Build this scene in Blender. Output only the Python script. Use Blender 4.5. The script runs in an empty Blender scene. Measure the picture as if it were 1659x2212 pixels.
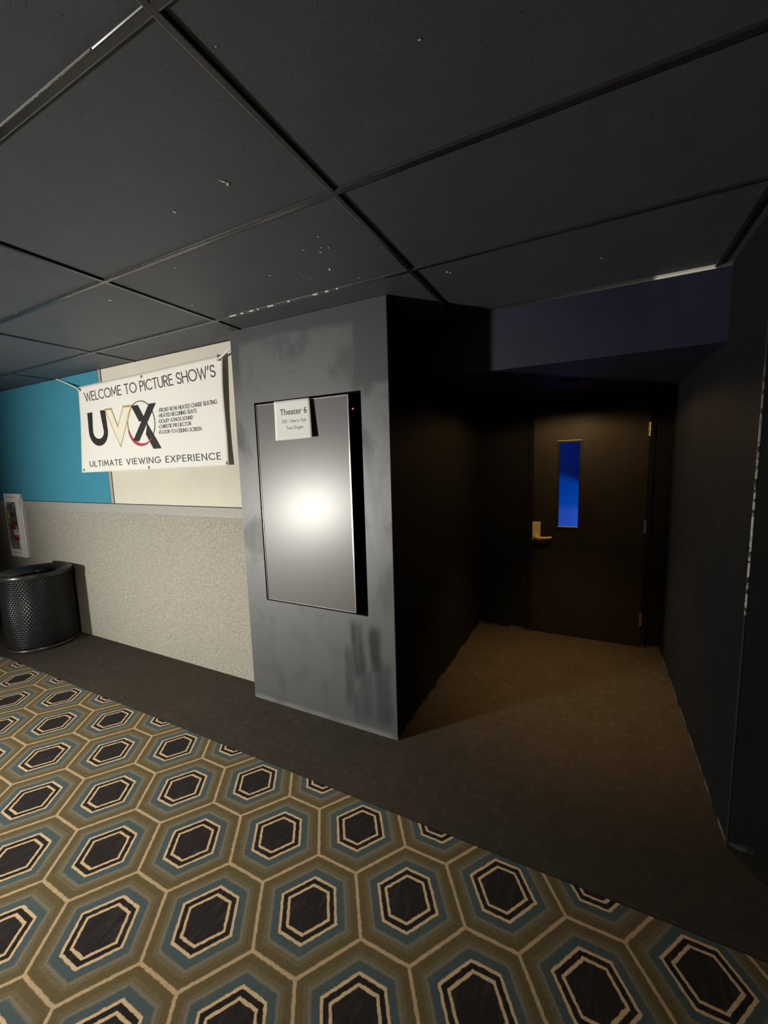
import bpy, bmesh, math, random
from mathutils import Vector, Matrix
random.seed(7)
scene = bpy.context.scene
COL = scene.collection

# ------------------------------------------------------------------ camera
cam_d = bpy.data.cameras.new('camera')
cam = bpy.data.objects.new('camera', cam_d)
COL.objects.link(cam)
cam_d.sensor_fit = 'VERTICAL'
cam_d.sensor_height = 36.0
cam_d.lens = 884.1 / 2212 * 36.0
cam_d.clip_start = 0.02
R_ = Vector((0.89148653, 0.45214568, -0.02856674))
U_ = Vector((-0.02930817, 0.12047917, 0.99228313))
F_ = Vector((-0.45209822, 0.8837698, -0.12065712))
m = Matrix((R_, U_, -F_)).transposed().to_4x4()
m.translation = Vector((0, 0, 1.6))
cam.matrix_world = m
scene.camera = cam

# ------------------------------------------------------------------ colour management
scene.view_settings.view_transform = 'Standard'
scene.view_settings.look = 'None'
scene.view_settings.gamma = 1.0
scene.view_settings.use_curve_mapping = False
scene.view_settings.exposure = 0.0

# ------------------------------------------------------------------ world and lights
world = bpy.data.worlds.new('dim_lobby')
scene.world = world
world.use_nodes = True
bg = world.node_tree.nodes['Background']
bg.inputs[0].default_value = (0.9, 0.95, 1.0, 1)
bg.inputs[1].default_value = 0.012


def light(name, kind, loc, target, energy, color, **kw):
    d = bpy.data.lights.new(name, kind)
    d.energy = energy
    d.color = color
    for k, v in kw.items():
        setattr(d, k, v)
    o = bpy.data.objects.new(name, d)
    COL.objects.link(o)
    o.location = loc
    if target is not None:
        o.rotation_euler = (Vector(target) - Vector(loc)).to_track_quat('-Z', 'Y').to_euler()
    return o


light('lobby_spotlight', 'SPOT', (-4.32, -1.88, 0.85), (-1.95, 2.0, 1.50), 800, (1.0, 0.965, 0.88),
      spot_size=math.radians(110), spot_blend=1.0, shadow_soft_size=0.13)
light('lobby_downlight', 'SPOT', (-2.35, 0.30, 2.41), (-2.5, 0.80, 0), 185, (1.0, 0.91, 0.76),
      spot_size=math.radians(112), spot_blend=0.7, shadow_soft_size=0.10)
light('alcove_downlight', 'SPOT', (-0.15, 3.05, 2.085), (-0.15, 3.05, 0), 118, (1.0, 0.60, 0.22),
      spot_size=math.radians(70), spot_blend=1.0, shadow_soft_size=0.03)
light('alcove_downlight_spill', 'SPOT', (-0.15, 3.05, 2.085), (-0.15, 3.05, 0), 21, (1.0, 0.60, 0.24),
      spot_size=math.radians(166), spot_blend=0.25, shadow_soft_size=0.03)
light('auditorium_blue_lamp', 'SPOT', (0.30, 4.75, 0.40), (-0.20, 5.6, 0.62), 58, (0.0, 0.16, 1.0),
      spot_size=math.radians(62), spot_blend=0.08, shadow_soft_size=0.04)
light('auditorium_blue_glow', 'POINT', (-1.0, 4.6, 1.9), None, 14.0, (0.02, 0.10, 1.0), shadow_soft_size=0.15)

# ------------------------------------------------------------------ dimensions
H = 2.441          # ceiling height
YW = 2.112         # lobby wall with the banner
YP = 1.968         # face of the pillar
XPL, XPR = -2.058, -0.957
YD = 3.874         # door wall
YH, ZH = 2.456, 2.103
XR = 0.531         # side of the block opposite
YR = 1.950
YC = 1.513         # carpet border
ROWS = [-1.82, -1.22, -0.62, -0.019, 0.581, 1.178, 1.783]
COLS = [-8.18, -6.94, -5.70, -4.46, -3.231, -1.975, -0.746, 0.476, 1.70]


# ------------------------------------------------------------------ object helpers
def link_mesh(name, bm, mats, parent=None, smooth=False, recalc=True):
    if recalc:
        bmesh.ops.recalc_face_normals(bm, faces=bm.faces)
    me = bpy.data.meshes.new(name)
    bm.to_mesh(me)
    bm.free()
    if not isinstance(mats, (list, tuple)):
        mats = [mats]
    for mm in mats:
        me.materials.append(mm)
    if smooth:
        for p in me.polygons:
            p.use_smooth = True
    o = bpy.data.objects.new(name, me)
    COL.objects.link(o)
    if parent is not None:
        o.parent = parent
    return o


def tag(o, label, cat, group=None):
    o['label'] = label
    o['category'] = cat
    if group:
        o['group'] = group
    return o


def thing(name, label, cat, loc=(0, 0, 0), group=None):
    o = bpy.data.objects.new(name, None)
    o.empty_display_size = 0.1
    COL.objects.link(o)
    o.location = loc
    return tag(o, label, cat, group)


def struct(o, label=None, cat=None):
    o['kind'] = 'structure'
    if label:
        o['label'] = label
        o['category'] = cat
    return o


def box(bm, lo, hi, bevel=0.0, mat=0, segs=2):
    x0, y0, z0 = lo
    x1, y1, z1 = hi
    vs = [bm.verts.new(p) for p in ((x0, y0, z0), (x1, y0, z0), (x1, y1, z0), (x0, y1, z0),
                                    (x0, y0, z1), (x1, y0, z1), (x1, y1, z1), (x0, y1, z1))]
    fs = [bm.faces.new([vs[i] for i in q]) for q in
          ((0, 3, 2, 1), (4, 5, 6, 7), (0, 1, 5, 4), (1, 2, 6, 5), (2, 3, 7, 6), (3, 0, 4, 7))]
    for f in fs:
        f.material_index = mat
    if bevel > 0:
        es = list({e for f in fs for e in f.edges})
        r = bmesh.ops.bevel(bm, geom=es, offset=bevel, segments=segs, affect='EDGES', profile=0.5)
        for f in r['faces']:
            f.material_index = mat
    return fs


def quad(bm, pts, mat=0):
    f = bm.faces.new([bm.verts.new(p) for p in pts])
    f.material_index = mat
    return f


def lathe(bm, prof, cx=0, cy=0, n=48, mat=0, close=False):
    rings = []
    for r, z in prof:
        rings.append([bm.verts.new((cx + r * math.cos(2 * math.pi * k / n), cy + r * math.sin(2 * math.pi * k / n), z))
                      for k in range(n)])
    pairs = list(zip(rings[:-1], rings[1:]))
    if close:
        pairs.append((rings[-1], rings[0]))
    for a, b in pairs:
        for k in range(n):
            f = bm.faces.new((a[k], a[(k + 1) % n], b[(k + 1) % n], b[k]))
            f.material_index = mat
    return rings


def tube(bm, pts, r, n=8, mat=0, caps=True):
    pts = [Vector(p) for p in pts]
    rings = []
    for i, p in enumerate(pts):
        d = (pts[min(i + 1, len(pts) - 1)] - pts[max(i - 1, 0)]).normalized()
        a = d.cross(Vector((0, 0, 1)))
        if a.length < 1e-3:
            a = d.cross(Vector((1, 0, 0)))
        a.normalize()
        b = d.cross(a)
        rr = r[i] if isinstance(r, (list, tuple)) else r
        rings.append([bm.verts.new(p + a * rr * math.cos(2 * math.pi * k / n) + b * rr * math.sin(2 * math.pi * k / n))
                      for k in range(n)])
    for a, b in zip(rings[:-1], rings[1:]):
        for k in range(n):
            f = bm.faces.new((a[k], a[(k + 1) % n], b[(k + 1) % n], b[k]))
            f.material_index = mat
    if caps:
        bm.faces.new(rings[0]).material_index = mat
        bm.faces.new(rings[-1]).material_index = mat


def wall_with_hole(bm, x0, x1, z0, z1, y0, y1, hx0, hx1, hz0, hz1):
    """slab x0..x1, y0..y1, z0..z1 with a rectangular opening through it"""
    box(bm, (x0, y0, z0), (hx0, y1, z1))
    box(bm, (hx1, y0, z0), (x1, y1, z1))
    box(bm, (hx0, y0, z0), (hx1, y1, hz0))
    box(bm, (hx0, y0, hz1), (hx1, y1, z1))


# ------------------------------------------------------------------ material helpers
class NT:
    def __init__(self, name):
        self.m = bpy.data.materials.new(name)
        self.m.use_nodes = True
        self.t = self.m.node_tree
        self.b = self.t.nodes['Principled BSDF']
        self._pos = None

    def new(self, kind, **kw):
        n = self.t.nodes.new(kind)
        for k, v in kw.items():
            setattr(n, k, v)
        return n

    def set(self, sock, v):
        if hasattr(v, 'is_output') or isinstance(v, bpy.types.NodeSocket):
            self.t.links.new(v, sock)
        elif isinstance(v, (tuple, list)) and len(v) == 3 and sock.type == 'RGBA':
            sock.default_value = (*v, 1)
        else:
            sock.default_value = v

    def math(self, op, a, b=0.0, c=0.0, clamp=False):
        n = self.new('ShaderNodeMath', operation=op, use_clamp=clamp)
        for i, v in enumerate((a, b, c)):
            self.set(n.inputs[i], v)
        return n.outputs[0]

    def pos(self):
        if self._pos is None:
            g = self.new('ShaderNodeTexCoord')
            s = self.new('ShaderNodeSeparateXYZ')
            self.t.links.new(g.outputs['Object'], s.inputs[0])
            self._pos = (g.outputs['Object'], s.outputs[0], s.outputs[1], s.outputs[2])
        return self._pos

    def noise(self, scale, detail=3.0, rough=0.55, stretch=(1, 1, 1), distortion=0.0, off=(0, 0, 0)):
        mp = self.new('ShaderNodeMapping')
        mp.inputs['Scale'].default_value = stretch
        mp.inputs['Location'].default_value = off
        self.t.links.new(self.pos()[0], mp.inputs[0])
        n = self.new('ShaderNodeTexNoise')
        n.inputs['Scale'].default_value = scale
        n.inputs['Detail'].default_value = detail
        n.inputs['Roughness'].default_value = rough
        n.inputs['Distortion'].default_value = distortion
        self.t.links.new(mp.outputs[0], n.inputs['Vector'])
        return n.outputs['Fac']

    def ramp(self, fac, stops, interp='LINEAR'):
        n = self.new('ShaderNodeValToRGB')
        cr = n.color_ramp
        cr.interpolation = interp
        while len(cr.elements) < len(stops):
            cr.elements.new(0.5)
        for e, (p, c) in zip(cr.elements, stops):
            e.position = p
            e.color = (*c, 1) if len(c) == 3 else c
        self.set(n.inputs[0], fac)
        return n.outputs[0]

    def rng(self, v, a, b, c=0.0, d=1.0, smooth=False):
        n = self.new('ShaderNodeMapRange', interpolation_type='SMOOTHSTEP' if smooth else 'LINEAR')
        for i, x in enumerate((v, a, b, c, d)):
            self.set(n.inputs[i], x)
        return n.outputs[0]

    def mix(self, fac, a, b, mode='MIX'):
        n = self.new('ShaderNodeMix', data_type='RGBA', blend_type=mode)
        self.set(n.inputs[0], fac)
        self.set(n.inputs[6], a)
        self.set(n.inputs[7], b)
        return n.outputs[2]

    def bump(self, h, strength=0.3, dist=0.01):
        n = self.new('ShaderNodeBump')
        n.inputs['Strength'].default_value = strength
        n.inputs['Distance'].default_value = dist
        self.set(n.inputs['Height'], h)
        self.t.links.new(n.outputs[0], self.b.inputs['Normal'])

    def out(self, color=None, rough=None, metal=None, spec=None):
        for nm, v in (('Base Color', color), ('Roughness', rough), ('Metallic', metal), ('Specular IOR Level', spec)):
            if v is not None:
                self.set(self.b.inputs[nm], v)
        return self.m


def simple(name, color, rough=0.5, metal=0.0, spec=0.5, nscale=30, namt=0.12):
    t = NT(name)
    n = t.noise(nscale)
    c = t.mix(n, tuple(x * (1 - namt) for x in color), tuple(min(1, x * (1 + namt)) for x in color))
    return t.out(c, rough, metal, spec)


# ------------------------------------------------------------------ materials
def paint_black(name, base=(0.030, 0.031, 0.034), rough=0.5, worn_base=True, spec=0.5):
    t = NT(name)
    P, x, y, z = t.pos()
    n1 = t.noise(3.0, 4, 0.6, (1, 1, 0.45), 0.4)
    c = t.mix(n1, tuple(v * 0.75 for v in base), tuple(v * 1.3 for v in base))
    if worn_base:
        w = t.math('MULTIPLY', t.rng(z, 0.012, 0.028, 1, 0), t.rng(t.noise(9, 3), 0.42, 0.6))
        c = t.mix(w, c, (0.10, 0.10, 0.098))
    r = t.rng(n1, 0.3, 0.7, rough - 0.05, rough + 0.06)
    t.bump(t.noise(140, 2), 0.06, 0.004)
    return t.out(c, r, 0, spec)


def paint_pillar():
    t = NT('pillar_black_satin_paint')
    P, x, y, z = t.pos()
    streak = t.noise(5.0, 5, 0.6, (1.6, 1.6, 0.28), 0.8)
    cloud = t.noise(4.0, 4, 0.55, (1, 1, 0.8), 0.5, (3, 1, 2))
    # scrubbed-out dull drips under the screen, towards the outer corner
    wx = t.math('ADD', x, t.math('MULTIPLY', t.math('SUBTRACT', t.noise(6, 3), 0.5), 0.05))

    def drip(cx, hw, z0, z1, k):
        d = t.rng(t.math('ABSOLUTE', t.math('SUBTRACT', wx, cx)), hw, hw * 0.25, 0, 1, True)
        d = t.math('MULTIPLY', d, t.rng(z, z0, z0 + 0.12, 0, 1, True))
        d = t.math('MULTIPLY', d, t.rng(z, z1, z1 - 0.10, 0, 1, True))
        return t.math('MULTIPLY', d, k)
    a = drip(-1.268, 0.055, 0.08, 0.56, 0.65)
    for args in ((-1.205, 0.072, 0.26, 0.72, 0.95), (-1.155, 0.075, 0.02, 0.44, 0.65), (-1.085, 0.062, 0.31, 0.71, 0.9),
                 (-1.045, 0.090, 0.00, 0.50, 0.7), (-1.22, 0.05, 0.00, 0.30, 0.6)):
        a = t.math('MAXIMUM', a, drip(*args))
    a = t.math('MULTIPLY', a, t.rng(streak, 0.25, 0.55, 0.6, 1, True))
    # rolled touch-up paint above the screen
    b = t.math('MULTIPLY', t.rng(wx, -1.175, -1.155), t.rng(z, 2.00, 2.03))
    edge = t.math('ADD', t.math('MULTIPLY', t.noise(2.2, 2), 0.10), z)
    b2 = t.rng(edge, 2.385, 2.43)
    b3 = t.math('MULTIPLY', t.rng(x, -1.97, -2.01, 0, 1, True), t.rng(z, 2.0, 2.2))
    dull = t.math('MAXIMUM', a, t.math('MULTIPLY', t.math('MAXIMUM', t.math('MAXIMUM', b, b2), b3), 0.50))
    smear = t.math('MULTIPLY', t.rng(cloud, 0.48, 0.70, 0, 1, True), t.rng(z, 0.55, 2.05, 0.25, 0.50))
    dull = t.math('MAXIMUM', dull, smear)
    r = t.math('ADD', t.rng(streak, 0.3, 0.7, 0.45, 0.50), t.math('MULTIPLY', dull, 0.12))
    spec = t.math('SUBTRACT', 1.0, t.math('MULTIPLY', dull, 0.80))
    c = t.mix(dull, (0.062, 0.065, 0.070), (0.020, 0.022, 0.028))
    w = t.math('MULTIPLY', t.rng(z, 0.018, 0.04, 1, 0), t.rng(t.noise(5, 3), 0.30, 0.55))
    c = t.mix(w, c, (0.13, 0.135, 0.13))
    t.bump(t.noise(120, 2), 0.05, 0.004)
    return t.out(c, r, 0, spec)


def ceiling_tile():
    t = NT('black_ceiling_tile')
    n = t.noise(7, 4)
    c = t.mix(n, (0.056, 0.060, 0.072), (0.082, 0.087, 0.102))
    pits = t.noise(170, 2, 0.6)
    c = t.mix(t.rng(pits, 0.66, 0.72), c, (0.02, 0.02, 0.021))
    t.bump(t.noise(260, 3), 0.25, 0.003)
    return t.out(c, 0.55, 0, 0.45)


def bar_paint():
    t = NT('black_painted_metal_bar')
    n = t.noise(25, 3)
    c = t.mix(n, (0.016, 0.016, 0.017), (0.028, 0.028, 0.029))
    return t.out(c, t.rng(n, 0.3, 0.7, 0.22, 0.30), 0, 0.8)


def carpet_hex():
    t = NT('hexagon_carpet')
    P, x, y, z = t.pos()
    wob = t.noise(55, 2, 0.5)
    wob2 = t.noise(55, 2, 0.5, off=(7, 3, 1))
    px = t.math('ADD', t.math('SUBTRACT', x, -0.873), t.math('MULTIPLY', t.math('SUBTRACT', wob, 0.5), 0.007))
    py = t.math('ADD', t.math('SUBTRACT', y, 1.0145), t.math('MULTIPLY', t.math('SUBTRACT', wob2, 0.5), 0.007))
    dx, dy = 0.3078, 0.1855
    h, hb, ha = dy, 0.219, 0.0888
    L = math.hypot(h, hb - ha)
    nx, ny = h / L, (hb - ha) / L

    def cell(ox, oy):
        u = t.math('ABSOLUTE', t.math('WRAP', t.math('SUBTRACT', px, ox), dx, -dx))
        v = t.math('ABSOLUTE', t.math('WRAP', t.math('SUBTRACT', py, oy), dy, -dy))
        d1 = t.math('SUBTRACT', h, v)
        d2 = t.math('SUBTRACT', t.math('MULTIPLY', t.math('SUBTRACT', hb, u), nx), t.math('MULTIPLY', v, ny))
        return t.math('MINIMUM', d1, d2)
    d = t.math('MAXIMUM', cell(0, 0), cell(dx, dy))
    f = t.math('MULTIPLY', d, 5.0)            # 0..0.93
    CR = (0.70, 0.52, 0.32)
    OL = (0.135, 0.106, 0.050)
    OG = (0.165, 0.137, 0.080)
    TP = (0.205, 0.185, 0.140)
    BL = (0.076, 0.108, 0.115)
    BK = (0.020, 0.016, 0.014)
    DK = (0.024, 0.020, 0.021)
    LN = (0.54, 0.40, 0.245)
    st = [(0.0, LN), (0.020, LN), (0.036, OL), (0.13, OL), (0.16, OG), (0.20, OG), (0.225, TP), (0.245, TP), (0.275, BL), (0.385, BL),
          (0.395, CR), (0.432, CR), (0.442, BK), (0.512, BK), (0.522, CR), (0.56, CR), (0.57, DK), (0.95, DK)]
    c = t.ramp(f, st)
    fib = t.noise(420, 2, 0.7)
    c = t.mix(1.0, c, t.ramp(fib, [(0.25, (0.62, 0.62, 0.62)), (0.75, (1.25, 1.25, 1.25))]), 'MULTIPLY')
    st2 = t.noise(60, 3, 0.6, (1, 0.16, 1))
    c = t.mix(t.math('MULTIPLY', t.rng(st2, 0.48, 0.72), 0.11), c, (0.2, 0.17, 0.14))
    t.bump(t.noise(500, 2, 0.7), 0.7, 0.004)
    return t.out(c, 0.95, 0, 0.15)


def carpet_dark():
    t = NT('dark_brown_carpet')
    n = t.noise(6, 4, 0.6)
    f = t.noise(380, 2, 0.7)
    c = t.mix(n, (0.040, 0.033, 0.027), (0.066, 0.056, 0.046))
    c = t.mix(1.0, c, t.ramp(f, [(0.25, (0.6, 0.6, 0.6)), (0.75, (1.3, 1.3, 1.3))]), 'MULTIPLY')
    c = t.mix(t.math('MULTIPLY', t.rng(t.noise(24, 3), 0.5, 0.75), 0.3), c, (0.10, 0.088, 0.072))
    t.bump(f, 0.8, 0.004)
    return t.out(c, 0.95, 0, 0.15)


def wainscot():
    t = NT('grey_textured_wall_covering')
    a = t.noise(46, 4, 0.65, (1, 1, 1.8), 0.6)
    b = t.noise(150, 3, 0.6, (1, 1, 2))
    big = t.noise(3, 3)
    v = t.math('ADD', t.math('MULTIPLY', a, 0.6), t.math('MULTIPLY', b, 0.4))
    c = t.ramp(v, [(0.34, (0.20, 0.19, 0.16)), (0.48, (0.30, 0.287, 0.247)), (0.62, (0.41, 0.39, 0.335))])
    c = t.mix(t.rng(big, 0.35, 0.7, 0.0, 0.22), c, (0.28, 0.27, 0.24))
    t.bump(v, 0.5, 0.006)
    return t.out(c, 0.95, 0, 0.1)


def fabric(name, col):
    t = NT(name)
    n = t.noise(5, 3)
    w = t.noise(320, 2)
    c = t.mix(n, tuple(v * 0.92 for v in col), tuple(v * 1.08 for v in col))
    t.bump(w, 0.2, 0.002)
    return t.out(c, 0.9, 0, 0.1)


def vinyl():
    t = NT('white_vinyl')
    n = t.noise(2.5, 3)
    c = t.mix(n, (0.80, 0.79, 0.73), (0.86, 0.85, 0.80))
    return t.out(c, 0.5, 0, 0.35)


def bead_metal():
    t = NT('worn_corner_bead')
    P, x, y, z = t.pos()
    n = t.noise(38, 3, 0.6, (1, 1, 1))
    w = t.math('MULTIPLY', t.rng(z, 0.98, 1.0), t.rng(z, 1.95, 1.35))
    w = t.math('MULTIPLY', w, t.rng(n, 0.42, 0.54))
    c = t.mix(w, (0.02, 0.02, 0.021), (0.50, 0.50, 0.48))
    return t.out(c, 0.45, 0, 0.5)


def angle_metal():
    t = NT('part_white_wall_angle')
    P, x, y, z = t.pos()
    w = t.math('MULTIPLY', t.rng(x, 0.225, 0.25), t.rng(x, 0.472, 0.468))  # white stretch along the black angle, with a faint pale lead-in
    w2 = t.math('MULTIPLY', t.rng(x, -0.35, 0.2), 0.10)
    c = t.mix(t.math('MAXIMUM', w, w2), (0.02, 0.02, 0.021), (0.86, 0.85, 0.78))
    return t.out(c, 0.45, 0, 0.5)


def can_embossed():
    t = NT('embossed_black_plastic')
    P, x, y, z = t.pos()
    ang = t.math('ARCTAN2', y, x)
    row = t.math('DIVIDE', z, 0.019)
    odd = t.math('MULTIPLY', t.math('MODULO', t.math('FLOOR', row), 2.0), math.pi)
    s1 = t.math('SINE', t.math('MULTIPLY', t.math('FRACT', row), math.pi))
    s2 = t.math('ADD', t.math('MULTIPLY', t.math('COSINE', t.math('ADD', t.math('MULTIPLY', ang, 64), odd)), 0.5), 0.5)
    hgt = t.math('MULTIPLY', t.math('POWER', s1, 0.7), t.math('POWER', s2, 0.6))
    t.bump(hgt, 0.9, 0.0030)
    n = t.noise(20, 2)
    c = t.mix(n, (0.010, 0.010, 0.011), (0.016, 0.016, 0.017))
    return t.out(c, 0.27, 0, 0.22)


def glass(name, tint=(1, 1, 1), rough=0.02, gloss=0.04):
    t = NT(name)
    nt = t.t
    nt.nodes.remove(t.b)
    tr = t.new('ShaderNodeBsdfTransparent')
    tr.inputs[0].default_value = (*tint, 1)
    gl = t.new('ShaderNodeBsdfGlossy')
    gl.inputs['Roughness'].default_value = rough
    fr = t.new('ShaderNodeFresnel')
    fr.inputs[0].default_value = 1.5
    mx = t.new('ShaderNodeMixShader')
    f = t.math('MULTIPLY', fr.outputs[0], gloss / 0.04 * 0.33, clamp=True)
    nt.links.new(f, mx.inputs[0])
    nt.links.new(tr.outputs[0], mx.inputs[1])
    nt.links.new(gl.outputs[0], mx.inputs[2])
    out = nt.nodes['Material Output']
    nt.links.new(mx.outputs[0], out.inputs[0])
    return t.m


def screen_mat():
    t = NT('dark_matte_screen')
    n = t.noise(1.6, 2)
    c = t.mix(n, (0.052, 0.047, 0.047), (0.066, 0.056, 0.056))
    b = t.b
    b.inputs['Coat Weight'].default_value = 1.0
    b.inputs['Coat Roughness'].default_value = 0.33
    return t.out(c, 0.56, 0, 0.55)


def emit(name, col, strength):
    t = NT(name)
    t.out((0.02, 0.0, 0.0), 0.4)
    t.b.inputs['Emission Color'].default_value = (*col, 1)
    t.b.inputs['Emission Strength'].default_value = strength
    return t.m


M = dict(
    black=paint_black('black_wall_paint'),
    header=paint_black('navy_black_wall_paint', (0.011, 0.014, 0.033), 0.55, False),
    sidewall=paint_black('darkened_black_wall_paint', (0.0125, 0.013, 0.014), 0.8, True, 0.06),
    pillar=paint_pillar(),
    tile=ceiling_tile(), bar=bar_paint(), hexc=carpet_hex(), darkc=carpet_dark(), wains=wainscot(),
    teal=fabric('teal_fabric', (0.052, 0.245, 0.350)), beige=fabric('beige_fabric', (0.62, 0.585, 0.50)),
    band=simple('grey_painted_band', (0.32, 0.315, 0.285), 0.6),
    joint=simple('dark_joint', (0.02, 0.02, 0.02), 0.8),
    vinyl=vinyl(), chip=simple('bare_white_chip', (0.80, 0.79, 0.74), 0.8),
    ink_plum=simple('plum_ink', (0.055, 0.026, 0.045), 0.6), ink_grey=simple('slate_ink', (0.055, 0.055, 0.070), 0.6),
    ink_black=simple('charcoal_ink', (0.022, 0.019, 0.019), 0.5), ink_gold=simple('gold_ink', (0.48, 0.34, 0.15), 0.55),
    ink_cream=simple('cream_ink', (0.84, 0.79, 0.64), 0.55), ink_red=simple('crimson_ink', (0.42, 0.045, 0.075), 0.55),
    ink_pale=simple('pale_grey_ink', (0.30, 0.30, 0.31), 0.7), ink_mid=simple('mid_grey_ink', (0.13, 0.13, 0.13), 0.7),
    cord=simple('white_cord', (0.75, 0.74, 0.70), 0.7), grommet=simple('steel_grommet', (0.45, 0.45, 0.45), 0.35, 0.9),
    niche=simple('black_niche_lining', (0.008, 0.008, 0.008), 0.8, 0, 0.15),
    bezel=simple('chrome_trimmed_bezel', (0.34, 0.34, 0.36), 0.28, 1.0), tvbody=simple('black_display_case', (0.010, 0.010, 0.010), 0.55, 0, 0.3),
    screen=screen_mat(), led=emit('red_standby_light', (1.0, 0.06, 0.05), 6.0),
    paper=simple('white_paper', (0.86, 0.86, 0.83), 0.85, 0, 0.2, 8, 0.02),
    door=paint_black('dark_brown_black_door_paint', (0.019, 0.0155, 0.0135), 0.5, False),
    brass=simple('satin_brass', (0.95, 0.74, 0.42), 0.42, 0.0), steel=simple('brushed_steel', (0.62, 0.58, 0.56), 0.35, 1.0),
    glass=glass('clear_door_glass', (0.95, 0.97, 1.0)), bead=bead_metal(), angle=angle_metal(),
    can=can_embossed(), canlid=simple('smooth_black_plastic', (0.024, 0.024, 0.025), 0.30), liner=simple('black_bin_liner', (0.006, 0.006, 0.006), 0.6),
    cab=simple('white_cabinet_plastic', (0.90, 0.87, 0.83), 0.45, 0, 0.5, 20, 0.03), cabdark=simple('slot_shadow_plastic', (0.30, 0.30, 0.28), 0.7),
    bubble=glass('clear_plastic_cover', (0.93, 0.94, 0.92), 0.08, 0.16),
    red=simple('red_enamel', (0.36, 0.018, 0.022), 0.3), ext_label=simple('white_label_sticker', (0.75, 0.72, 0.68), 0.6),
    ext_black=simple('black_rubber', (0.012, 0.012, 0.012), 0.6), yellow=simple('yellow_card', (0.62, 0.45, 0.05), 0.7),
    roomwall=simple('grey_auditorium_paint', (0.35, 0.35, 0.38), 0.8),
)

# ================================================================== SETTING
# floor and carpet
bm = bmesh.new()
box(bm, (-9.0, YC, -0.06), (3.0, 6.2, 0.0))
box(bm, (-9.0, -3.2, -0.06), (3.0, YC, -0.008))
struct(link_mesh('floor', bm, M['darkc']))

bm = bmesh.new()
box(bm, (-9.0, -3.2, -0.008), (3.0, YC, 0.0015), 0.0)
hexcarpet = link_mesh('patterned_carpet', bm, M['hexc'])
tag(hexcarpet, 'lobby carpet patterned with concentric cream, olive and blue hexagons', 'carpet')

# ceiling: lay-in tiles with their paint chips, grid bars as a part
bm = bmesh.new()
cs = [-9.4] + COLS + [3.0]
rs = [-3.2] + ROWS + [YH]
for i in range(len(cs) - 1):
    for j in range(len(rs) - 1):
        box(bm, (cs[i] + 0.006, rs[j] + 0.006, H + 0.001 + random.uniform(0, 0.002)), (cs[i + 1] - 0.006, rs[j + 1] - 0.006, H + 0.02))
box(bm, (-9.5, -3.2, H + 0.02), (3.0, YH + 0.3, H + 0.05))
chips = [(-1.006, 0.976, .014), (-1.002, 0.990, .010), (-1.26, 1.003, .009), (-0.94, 1.36, .007), (-0.998, 1.458, .017), (-0.949, 1.446, .007),
         (-0.975, 1.43, .010), (-1.046, 1.41, .006), (-1.048, 1.597, .014), (-1.237, 1.604, .008), (-1.171, 1.628, .006), (-1.308, 1.509, .007),
         (-0.982, 1.734, .006), (-1.598, 1.253, .007), (-0.611, 1.886, .016), (-0.60, 1.90, .010), (-1.886, 1.562, .008), (-2.176, 1.315, .012),
         (-0.337, 0.874, .004), (-0.703, 0.689, .003), (0.007, 2.103, .008), (-2.673, 1.377, .007), (-2.748, 1.163, .006)]
for cx, cy, r in chips:
    n = 9
    a0 = random.uniform(0, 6.28)
    st = random.uniform(0.35, 0.7)
    pts = []
    for k in range(n):
        a = 2 * math.pi * k / n
        rr = r * random.uniform(0.35, 1.0)
        u, v = rr * math.cos(a), rr * math.sin(a) * st
        pts.append((cx + u * math.cos(a0) - v * math.sin(a0), cy + u * math.sin(a0) + v * math.cos(a0), H - 0.0003))
    quad(bm, pts, 1)
ceil = struct(link_mesh('ceiling', bm, [M['tile'], M['chip']]))

bm = bmesh.new()
bw = 0.012
for x in COLS:
    y1 = YH if x > XPR else (YP if XPL < x else YW)
    box(bm, (x - bw, -3.2, H - 0.006), (x + bw, y1, H + 0.006), 0.0045, 0, 3)
for y in ROWS:
    box(bm, (-9.4, y - bw, H - 0.0058), (3.0, y + bw, H + 0.0058), 0.0045, 0, 3)
# worn white flecks along the last cross bar
for x, w in [(-1.844, .05), (-1.76, .02), (-1.695, .03), (-1.64, .012), (-1.565, .04), (-1.431, .016), (-1.27, .03), (-1.195, .02), (-1.13, .01)]:
    box(bm, (x, 1.783 - bw - 0.001, H - 0.0064), (x + w, 1.783 - bw + 0.005, H - 0.002), 0, 1)
box(bm, (-1.95, 0.581 - bw - 0.001, H - 0.0062), (-0.92, 0.581 - bw + 0.0006, H - 0.0035), 0, 2)
link_mesh('grid_bars', bm, [M['bar'], M['chip'], M['band']], ceil)

# lobby wall with an opening for the extinguisher cabinet
CX0, CX1, CZ0, CZ1 = -5.672, -5.330, 0.70, 1.383      # outside of the cabinet face
HX0, HX1, HZ0, HZ1 = -5.655, -5.345, 0.76, 1.33       # opening in the wall
bm = bmesh.new()
wall_with_hole(bm, -9.4, XPL, 0, H + 0.02, YW, YW + 0.22, HX0, HX1, HZ0, HZ1)
struct(link_mesh('wall_back', bm, M['wains']))

ZD0, ZD1 = 1.216, 1.308
bm = bmesh.new()
box(bm, (-9.4, YW - 0.007, ZD0 + 0.012), (XPL, YW, ZD1 - 0.003), 0.002)
struct(link_mesh('trim_1', bm, M['band']))
bm = bmesh.new()
box(bm, (-3.752, YW - 0.013, ZD1 + 0.004), (-3.712, YW, H), 0.001)
struct(link_mesh('trim_2', bm, M['band']))
bm = bmesh.new()
box(bm, (-9.4, YW - 0.003, ZD1 - 0.003), (XPL, YW, ZD1 + 0.006))
box(bm, (-3.712, YW - 0.003, ZD1), (-3.694, YW, H))
struct(link_mesh('trim_3', bm, M['joint']))

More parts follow.
